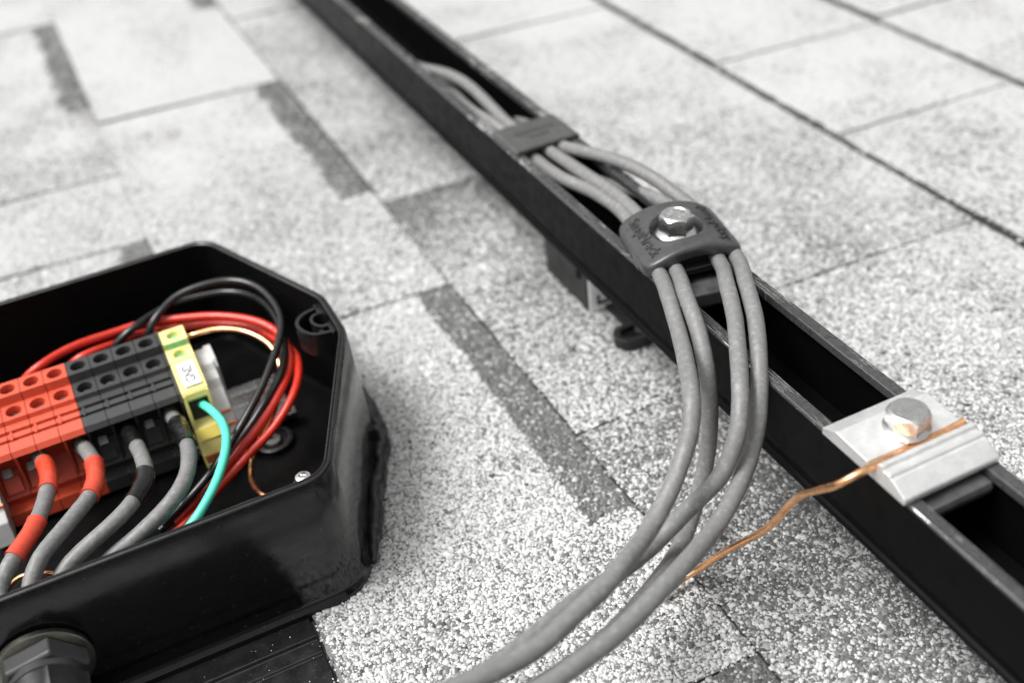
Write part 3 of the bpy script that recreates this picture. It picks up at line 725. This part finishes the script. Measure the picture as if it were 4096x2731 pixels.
# ------------------------------------------------------------------ black junction box
def fillet_outline(off, n=9):
    """right-pointed elongated outline grown by off (mm), convex polygon with rounded corners"""
    base = [(47.7, 320.5, 15), (83.6, 406.5, 26), (83.6, 438.5, 26), (47.7, 524.5, 15), (-217.7, 524.5, 15), (-253.6, 438.5, 26), (-253.6, 406.5, 26), (-217.7, 320.5, 15)]
    m = len(base); P = []
    for i in range(m):                                  # offset each edge outwards
        a, b, c = (Vector(base[i - 1][:2]), Vector(base[i][:2]), Vector(base[(i + 1) % m][:2]))
        d1, d2 = (b - a).normalized(), (c - b).normalized()
        n1, n2 = Vector((d1.y, -d1.x)), Vector((d2.y, -d2.x))
        k = off / (1 + n1.dot(n2))
        P.append((b + (n1 + n2) * k, max(3, base[i][2] + off)))
    out = []
    for i in range(m):
        a, (b, r), c = P[i - 1][0], P[i], P[(i + 1) % m][0]
        d1, d2 = (a - b).normalized(), (c - b).normalized()
        half = math.acos(max(-1, min(1, d1.dot(d2)))) / 2
        L = min(r / math.tan(half), .48 * (a - b).length, .48 * (c - b).length); r = L * math.tan(half)
        cen = b + (d1 + d2).normalized() * (r / math.sin(half))
        s, e = b + d1 * L - cen, b + d2 * L - cen
        a0 = math.atan2(s.y, s.x); da = (math.atan2(e.y, e.x) - a0 + math.pi) % (2 * math.pi) - math.pi
        for k in range(n):
            t = a0 + da * k / (n - 1)
            out.append((cen.x + r * math.cos(t), cen.y + r * math.sin(t)))
    return out

ZR = 65.0
jb = empty('junction_box', (-85, 422, 0))
tag(jb, 'open black plastic junction box with wiring, pointed end towards the rail', 'junction box')
def L(off, z): return [(x, y, z) for x, y in fillet_outline(off)]
MB().loops([L(2.4, 5.5), L(2.2, 20), L(.2, ZR - 1.2), L(-.4, ZR - .3)]).build('outer_wall', M['box_wall'], jb, smooth=40)
MB().loops([L(-.4, ZR - .3), L(-1.0, ZR), L(-1.5, ZR - .7), L(-2.0, ZR - .7), L(-2.5, ZR - .1), L(-3.2, ZR - .5)]).build('rim', M['rim'], jb, smooth=40)
MB().loops([L(-3.2, ZR - .5), L(-4.4, 8), L(-6, 6.2)], False, True).build('inner_shell', M['box_in'], jb, smooth=40)
MB().loops([L(2.3, 7.5), L(2.9, 5.0), L(4.2, 3.6), L(4.4, 3.0), L(4.4, -1.5)]).build('base_flange', M['box_wall'], jb, smooth=40)
# bead of sealant squeezed out round the pointed end
ol = fillet_outline(5.6)
nn = len(ol)
path = [(ol[i % nn][0], ol[i % nn][1], 4.0) for i in range(8, 30)]
path = spline(path, 1.5)
MB().tube(path, 4, 12, lambda t, a: (3.6 + 1.3 * math.sin(7 * t + 1) * math.cos(a) + .8 * math.sin(23 * t + a) + .55 * math.sin(61 * t + 2 * a) + .3 * math.sin(170 * t + 3 * a)) * min(1, .35 + 6 * t, .35 + 6 * (1 - t))).build('sealant_bead', M['sealant'], jb, smooth=True)
# screw boss in the corner by the rim
bp = spline(W['boss'], 1.0)
sh = MB()
for z0, z1 in ((49.0, 61.0),):
    inner = []
    for i, p in enumerate(bp):
        q = Vector(p) + (Vector((77, 426.5, 61)) - Vector(p)).normalized() * 1.6
        inner.append((q.x, q.y))
    outl = [(p[0], p[1]) for p in bp]
    n = len(outl)
    sh.loops([[(x, y, z0) for x, y in outl], [(x, y, z1) for x, y in outl], [(x, y, z1) for x, y in inner], [(x, y, z0) for x, y in inner]], closed=False)
boss = sh.build('screw_boss', M['rim'], jb, smooth=40)
rg = [(p[0], p[1]) for p in W['ring']]
cx, cy = sum(p[0] for p in rg) / len(rg), sum(p[1] for p in rg) / len(rg)
sc = lambda k, z: [(cx + (x - cx) * k, cy + (y - cy) * k, z) for x, y in rg]
MB().loops([sc(1.12, 47), sc(1.12, 61.0), sc(.84, 61.2), sc(.80, 48)], False, True).build('boss_ring', M['rim'], boss, smooth=40)
MB().prism_y([(77.5, 50), (81.6, 50), (81.6, 60.9), (77.5, 60.9)], 431.5, 440).prism_y([(78.5, 50), (82, 50), (82, 60.9), (78.5, 60.9)], 413.6, 420.5).prism_y([(74, 50), (76.2, 50), (76.2, 60.0), (74, 60.0)], 416, 420).build('boss_web', M['rim'], boss, bevel=.5)
# floor boss with screw, corner screw, threaded stub by the front wall
fb = MB().lathe([(9.5, 0), (9.5, 3.0), (8.2, 3.6), (7.4, 3.4), (7.2, 1.2), (3, 1.2)], (41, 421, 6.2), n=32).build('floor_boss', M['rim'], jb, smooth=40)
MB().lathe([(4.6, 0), (4.6, 1.5), (3.8, 2.6), (1.4, 2.9), (1.2, 2.0)], (40.5, 420, 7.4), n=24).build('floor_screw', M['steel_dull'], fb, smooth=40)
cs = MB().lathe([(5.0, 0), (5.0, 40), (4.2, 40.4)], (40.6, 342.5, 6), n=20).build('corner_post', M['rim'], jb, smooth=40)
MB().lathe([(3.4, 0), (3.6, 1.2), (3.1, 2.4), (1.6, 2.9), (1.3, 2.2)], (40.4, 343.5, 46.2), n=20).build('corner_screw', M['zinc'], cs, smooth=35)
ts = MB()
for k in range(5):
    ts.lathe([(4.2, 0), (4.8, .6), (4.2, 1.2)], (8.0, 352 - k * 1.25, 26), axis='y', n=24)
ts.build('threaded_stub', M['alu_dull'], jb, smooth=50)

# cable gland through the front wall
gx, gy, gz = -69.5, 317.6, 31.0
gl = MB().lathe([(17.6, 0), (17.6, 1.8), (16.8, 2.4), (9, 2.4)], (gx, gy, gz), axis='y', n=48).build('cable_gland', M['brass'], jb, smooth=40)
def hexa(r, y, rot=.16): return [(gx + r * math.cos(rot + k * math.pi / 3), y, gz + r * math.sin(rot + k * math.pi / 3)) for k in range(6)]
MB().loops([hexa(16.2, gy - 2.5), hexa(16.4, gy - 3.4), hexa(16.4, gy - 9.5), hexa(15.2, gy - 10.5), hexa(9, gy - 10.5)], True, True).build('lock_nut', M['black_block'], gl, bevel=.5)
MB().lathe([(13.8, 10.2), (13.8, 13.2), (12.6, 14.0)], (gx, gy, gz), axis='y', n=40).build('gland_collar', M['black_block'], gl, smooth=40)
cap = []
for y, r, w in ((gy - 14, 13.6, 0), (gy - 15, 14.4, 1), (gy - 32, 14.0, 1), (gy - 38, 11.0, 0), (gy - 38.5, 7, 0)):
    l = []
    for k in range(48):
        a = 2 * math.pi * k / 48 + .25
        d = (a - .25) % (math.pi / 3) - math.pi / 6
        rr = r * (1 if not w else (math.cos(math.pi / 6) / math.cos(d)) * 1.07)
        l.append((gx + rr * math.cos(a), y, gz + rr * math.sin(a)))
    cap.append(l)
MB().loops(cap, True, True).build('gland_cap', M['gland'], gl, smooth=30)

# ------------------------------------------------------------------ flashing sheet in front of the box
fl = empty('flashing', (-80, 280, 0))
tag(fl, 'ribbed black metal flashing sheet lying flat in front of the junction box', 'flashing')
MB().prism_x([(560, -.2), (310.5, 1.0), (306.6, 1.2), (305.8, 2.9), (304.6, 2.9), (304.0, 1.2), (297.6, 1.1), (297.0, .1), (295.6, .1), (295.0, 1.1), (150, 1.0), (150, -1.8), (560, -1.8)], -330, 24.2).build('flashing_sheet', M['flash'], fl, bevel=.2)
sp = MB()
for _ in range(90):
    x, y = random.uniform(-60, 24), random.uniform(262, 312); r = random.uniform(.15, .42)
    sp.add([(x + r * random.uniform(-1, 1), y + r * random.uniform(-1, 1), 1.05 + (k > 2) * r) for k in range(6)], [(0, 1, 2), (3, 4, 5), (0, 1, 4, 3), (1, 2, 5, 4), (2, 0, 3, 5)])
o = sp.build('loose_grit', M['white'], fl); o['kind'] = 'stuff'

# ------------------------------------------------------------------ DIN rail and terminal blocks
dr = MB().prism_x([(427, 14), (427, 15), (433.4, 15), (433.4, 8.2), (455.6, 8.2), (455.6, 15), (462, 15), (462, 14), (456.6, 14), (456.6, 7.2), (432.4, 7.2), (432.4, 14)], -95, 56)
din = dr.build('din_rail', M['zinc'], None, bevel=.3)
tag(din, 'silver metal mounting strip behind the wires on the box floor', 'mounting rail')
MB().lathe([(2.1, 0), (2.1, .3)], (32.5, 430.2, 15.02), n=16).build('rail_hole', M['black'], din)

def holed_face(mb, x0, x1, ya, za, yb, zb, r, depth, n=28):
    """sloping rectangle between (ya, za) and (yb, zb) with a round well sunk in it"""
    A = Vector((x0, ya, za)); U = Vector((x1 - x0, 0, 0)); Vv = Vector((0, yb - ya, zb - za))
    cen = A + U * .5 + Vv * .5
    u, v = U.normalized(), Vv.normalized(); nrm = u.cross(v)
    if nrm.z < 0: nrm = -nrm
    hu, hv = U.length / 2, Vv.length / 2
    outer, rim, rim2, bot, botc = [], [], [], [], []
    angs = sorted([2 * math.pi * k / n for k in range(n)] + [math.atan2(sv * hv, su * hu) % (2 * math.pi) for su in (-1, 1) for sv in (-1, 1)])
    for a in angs:
        c, s = math.cos(a), math.sin(a)
        k = min(hu / abs(c) if abs(c) > 1e-6 else 1e9, hv / abs(s) if abs(s) > 1e-6 else 1e9)
        outer.append(tuple(cen + u * (k * c) + v * (k * s)))
        rim.append(tuple(cen + u * (r * c) + v * (r * s)))
        bot.append(tuple(cen + u * (r * .92 * c) + v * (r * .92 * s) - nrm * depth))
    mb.loops([outer, rim, bot], False, True)
    return cen - nrm * depth, u, v, nrm

PROF = [(470, 16), (472.5, 30), (470.5, 50), (468.5, 55), (457.8, 54.6), (457.2, 50.4), (446.8, 49.6), (446.2, 47.4), (442.4, 47.0), (442.0, 44.4), (440.8, 44.3), (440.4, 46.6), (437.6, 46.2), (437.2, 43.6), (436.0, 43.5), (435.6, 46.0), (429.6, 45.0), (428.2, 42.6), (434.5, 41.4), (438.8, 38), (438.8, 29), (437.4, 26.4), (431.6, 19.0), (433.8, 17.6), (433.8, 15.2), (425.8, 15.2), (425.0, 9.4), (470, 9.4)]
def terminal(name, xc, w, m, label, cat, group, entry_clip):
    t = empty(name, (xc, 447, 9)); tag(t, label, cat, group)
    x0, x1 = xc - w / 2 + .16, xc + w / 2 - .16
    mb = MB(); n = len(PROF)
    vs = [(x0, y, z) for y, z in PROF] + [(x1, y, z) for y, z in PROF]
    fs = [tuple(range(n)), tuple(range(2 * n - 1, n - 1, -1))]
    fs += [(i, i + n, (i + 1) % n + n, (i + 1) % n) for i in range(n) if i not in (3, 5)]
    mb.add(vs, fs)
    w1 = holed_face(mb, x0, x1, 468.5, 55, 457.8, 54.6, 3.5, 4.2)
    w2 = holed_face(mb, x0, x1, 457.2, 50.4, 446.8, 49.6, 3.5, 4.2)
    # thin cheeks closing the sides of the wire entry
    fin = [(429.4, 43.2), (439.2, 42), (439.2, 28), (432.2, 19.6), (431.0, 30)]
    mb.prism_x(fin, x0, x0 + .9)
    # little dividing ribs in the two grooves
    mb.box(x0 + 1.2, x0 + 2.2, 435.8, 442.2, 45.0, 46.75)
    hs = mb.build('housing', m, t)
    for c, u, v, nr in (w1, w2):
        s = MB()
        ring0 = [tuple(c + u * (2.3 * math.cos(a)) + v * (2.3 * math.sin(a)) + nr * .02) for a in np.linspace(0, 2 * math.pi, 17)[:-1]]
        ring1 = [tuple(c + u * (2.1 * math.cos(a)) + v * (2.1 * math.sin(a)) + nr * .8) for a in np.linspace(0, 2 * math.pi, 17)[:-1]]
        s.loops([ring0, ring1], False, True)
        so = s.build('clamp_screw', M['steel_dull'], hs)
    if entry_clip:
        MB().prism_x([(434.2, 34.0), (431.2, 31.6), (431.4, 31.0), (434.6, 33.4)], x0 + 3.0, x1 - 3.2).build('spring_clip', M['steel_dull'], hs)
        MB().prism_x([(436.8, 27.6), (432.0, 21.4), (431.4, 22.0), (435.6, 28.4)], x0 + 1.6, x1 - 1.4).build('entry_ramp', m, hs, bevel=.2)
    return t
ords = ('leftmost', 'second', 'third', 'fourth')
RX = [-70.9, -60.5, -50.1, -39.7]; BX = [-29.3, -18.9, -8.5, 1.9]
RL = ['red terminal block at the left end, cut by the picture edge', 'red terminal block holding no grey cable, at the left picture edge',
      'red terminal block that takes the leftmost red-sleeved grey cable', 'red terminal block touching the black blocks']
BL = ['black terminal block touching the red blocks', 'second black terminal block from the red ones', 'third black terminal block from the red ones', 'black terminal block beside the yellow ground block']
for i, x in enumerate(RX):
    terminal('terminal_block', x, 10.4, M['red_block'], RL[i], 'terminal block', 'red terminal blocks', i in (0, 1, 3) )
for i, x in enumerate(BX):
    terminal('terminal_block', x, 10.4, M['black_block'], BL[i], 'terminal block', 'black terminal blocks', i in (0, 2))
ep = MB().prism_x([(470, 12), (472, 48), (468.5, 55.8), (457, 55.4), (456.4, 51.2), (446.2, 50.4), (445.6, 48), (428.8, 45.6), (427, 42), (433, 28), (430, 18), (425, 12)], 7.25, 8.55).build('end_plate', M['black_block'], None)
tag(ep, 'thin black end plate between the black and yellow terminal blocks', 'end plate')

# yellow-green earth terminal with its GND tag
gt = empty('ground_terminal', (14.5, 440, 9))
tag(gt, 'yellow and green ground terminal block with a white GND label', 'terminal block')
gx0, gx1 = 8.75, 20.3
GP = [(469, 14), (471, 44), (467.6, 55.2), (456.8, 54.8), (456.4, 51.4), (446.4, 50.8), (446.0, 50.2), (422.4, 49.8), (421.6, 48.6), (421.2, 46.0), (424.6, 42.0), (424.6, 33.5), (418.0, 31.0), (414.6, 27.0), (412.2, 20.5), (413.4, 18.6), (413.0, 12.5), (416, 10.2), (469, 10.2)]
mb = MB(); n = len(GP)
vs = [(gx0, y, z) for y, z in GP] + [(gx1, y, z) for y, z in GP]
fs = [tuple(range(n)), tuple(range(2 * n - 1, n - 1, -1))]
fs += [(i, i + n, (i + 1) % n + n, (i + 1) % n) for i in range(n) if i not in (2, 4)]
mb.add(vs, fs)
w1 = holed_face(mb, gx0, gx1, 467.6, 55.2, 456.8, 54.8, 3.2, 3.0)
w2 = holed_face(mb, gx0, gx1, 456.4, 51.4, 446.4, 50.8, 3.2, 3.0)
gh = mb.prism_x([(421.3, 48.4), (425, 48), (425, 32.8), (418.2, 30.6)], gx0, gx0 + 1.3).prism_x([(421.3, 48.4), (425, 48), (425, 32.8), (418.2, 30.6)], gx1 - 1.3, gx1).build('housing', M['yellow_pale'], gt)
for c, u, v, nr in (w1, w2):
    r0 = [tuple(c + u * (2.9 * math.cos(a)) + v * (2.9 * math.sin(a)) + nr * .05) for a in np.linspace(0, 2 * math.pi, 21)[:-1]]
    r1 = [tuple(c + u * (2.6 * math.cos(a)) + v * (2.6 * math.sin(a)) + nr * .7) for a in np.linspace(0, 2 * math.pi, 21)[:-1]]
    MB().loops([r0, r1], False, True).build('clamp_screw', M['stripe'], gh)
MB().box(gx0 + .5, gx1 - .6, 456.35, 456.75, 51.6, 54.5).build('green_stripe', M['stripe'], gh)
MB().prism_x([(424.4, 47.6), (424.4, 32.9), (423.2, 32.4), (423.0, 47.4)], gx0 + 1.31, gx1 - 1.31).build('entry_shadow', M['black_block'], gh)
MB().prism_x([(418.0, 31.05), (414.55, 27.05), (414.2, 27.3), (417.8, 31.5)], gx0 + .6, gx1 - .4).build('front_panel', M['yellow'], gh, bevel=.15)
MB().prism_x([(412.15, 20.4), (413.0, 12.6), (412.5, 12.5), (411.7, 20.3)], gx0 + .8, gx1 - .8).build('foot_panel', M['orange'], gh, bevel=.15)
MB().prism_x([(412.95, 15.2), (413.0, 12.0), (411.9, 12.0), (411.6, 15.2)], gx0 + .9, gx1 - .9).build('foot_stripe', M['stripe'], gh)
lb = MB().box(11.2, 18.9, 424.6, 443.8, 50.35, 51.2).build('label_plate', M['white'], gt, bevel=.2)
vs, fs = text_mb('GND', 6.2, .12, .12)
MB().add([(15.1 - y, 434.0 + x, 51.24 + z) for x, y, z in vs], fs).build('lettering', M['ink'], lb)

# pale grey end stops clamped on the strip
def end_stop(x0, x1, label):
    e = empty('end_stop', ((x0 + x1) / 2, 440, 9)); tag(e, label, 'end stop', 'grey end stops')
    MB().prism_x([(462, 10), (463, 38), (459.5, 44.5), (447, 44), (444.5, 41), (440, 39.6), (437.5, 36), (426, 31.5), (420, 24), (416, 20.5), (413.5, 10)], x0, x1).build('stop_body', M['grey_plastic'], e, bevel=.5)
    MB().prism_x([(463.2, 12), (463.6, 40), (461, 44.6), (449, 44.2), (446, 41.2), (446, 12)], x1 - 2.0, x1 + 1.6).build('side_cheek', M['grey_plastic'], e, bevel=.4)
    MB().box(x0 + 1.2, x1 - .6, 424.6, 425.8, 30.6, 31.3).box(x0 + 2.4, x1 + .1, 420.6, 421.8, 25.6, 26.6).build('stop_slot', M['orange'], e)
    return e
end_stop(20.6, 27.6, 'pale grey plastic end stop beside the yellow ground block')
end_stop(-85.5, -76.3, 'pale grey plastic end stop at the lower left picture edge')

# ------------------------------------------------------------------ wires inside the box
GI = 'grey cables inside the box'
def sleeve(path, a, b, r, m, parent, bump=.05, name='tape_sleeve'):
    s = seg_between(path, a, b)
    ph = random.random() * 7
    MB().tube(s, r, 18, lambda t, an: r * (1 + bump * math.sin(9 * t + an * 2 + ph) + bump * .6 * math.sin(23 * t + 3 * an) + (.05 if t < .06 or t > .94 else 0))).build(name, m, parent, smooth=60)
gend = (gx, 330, 34)
for k in ('i1', 'i2', 'i3', 'i4'):
    dx = {'i1': -4, 'i2': 3, 'i3': -3, 'i4': 4}[k]; dz = {'i1': 3, 'i2': 3, 'i3': -4, 'i4': -4}[k]
    W[k] += [(gx + dx * 1.2, 322, 31 + dz), (gx + dx, 300, 31 + dz), (gx + dx, 285, 36 + dz)]
c1, p1 = cable('grey_cable', 'i1', RC, M['cable'], 'grey cable with two red sleeves, leftmost in the junction box', 'cable', GI)
c2, p2 = cable('grey_cable', 'i2', RC, M['cable'], 'grey cable with a single red sleeve in the junction box', 'cable', GI)
c3, p3 = cable('grey_cable', 'i3', RC, M['cable'], 'grey cable wrapped with crumpled black tape halfway in the junction box', 'cable', GI)
c4, p4 = cable('grey_cable', 'i4', RC, M['cable'], 'grey cable with black tape at the terminal, next to the green wire', 'cable', GI)
sleeve(p1, W['i1'][2], W['i1'][4], 3.75, M['red_tape'], c1, .02)
sleeve(p1, W['i1'][5] if False else [(a * .55 + b * .45) for a, b in zip(W['i1'][6], W['i1'][5])], W['i1'][8] if False else [(a * .7 + b * .3) for a, b in zip(W['i1'][7], W['i1'][8])], 3.75, M['red_tape'], c1, .02)
sleeve(p2, W['i2'][3], W['i2'][5], 3.85, M['red_tape'], c2, .02)
sleeve(p3, W['i3'][1], [(a * .5 + b * .5) for a, b in zip(W['i3'][2], W['i3'][3])], 3.6, M['black_tape'], c3, .02)
sleeve(p3, W['i3'][4], W['i3'][6], 4.0, M['black_tape'], c3, .06)
sleeve(p4, W['i4'][2], [(a * .6 + b * .4) for a, b in zip(W['i4'][3], W['i4'][4])], 3.9, M['black_tape'], c4, .05)
GW = 'thin wires looping through the box'
cable('green_wire', 'green', 1.95, M['green'], 'mint green insulated wire curving down from the GND terminal', 'wire', None, n=16, wob=.01)
cable('black_wire', 'b1', 1.85, M['black_wire'], 'glossy black wire making the tall loop over the red wires', 'wire', GW, wob=.01)
cable('black_wire', 'b2', 1.85, M['black_wire'], 'dim black wire in the lower loop behind the tall one', 'wire', GW, wob=.01)
cable('red_wire', 'r1', 1.95, M['red'], 'red wire arching over the terminals, inner of the two at right', 'wire', GW, wob=.01)
cable('red_wire', 'r2', 1.95, M['red'], 'red wire running outermost at the right, lower behind the terminals', 'wire', GW, wob=.01)
cable('copper_wire', 'copper_in', 1.25, M['copper'], 'bare copper wire looping from the ground terminal to the box rim', 'wire', None, wob=.02)
cable('copper_wire', 'copper_front', 1.1, M['copper'], 'short bit of bare copper wire between grey cables at the front rim', 'wire', None, wob=.02)
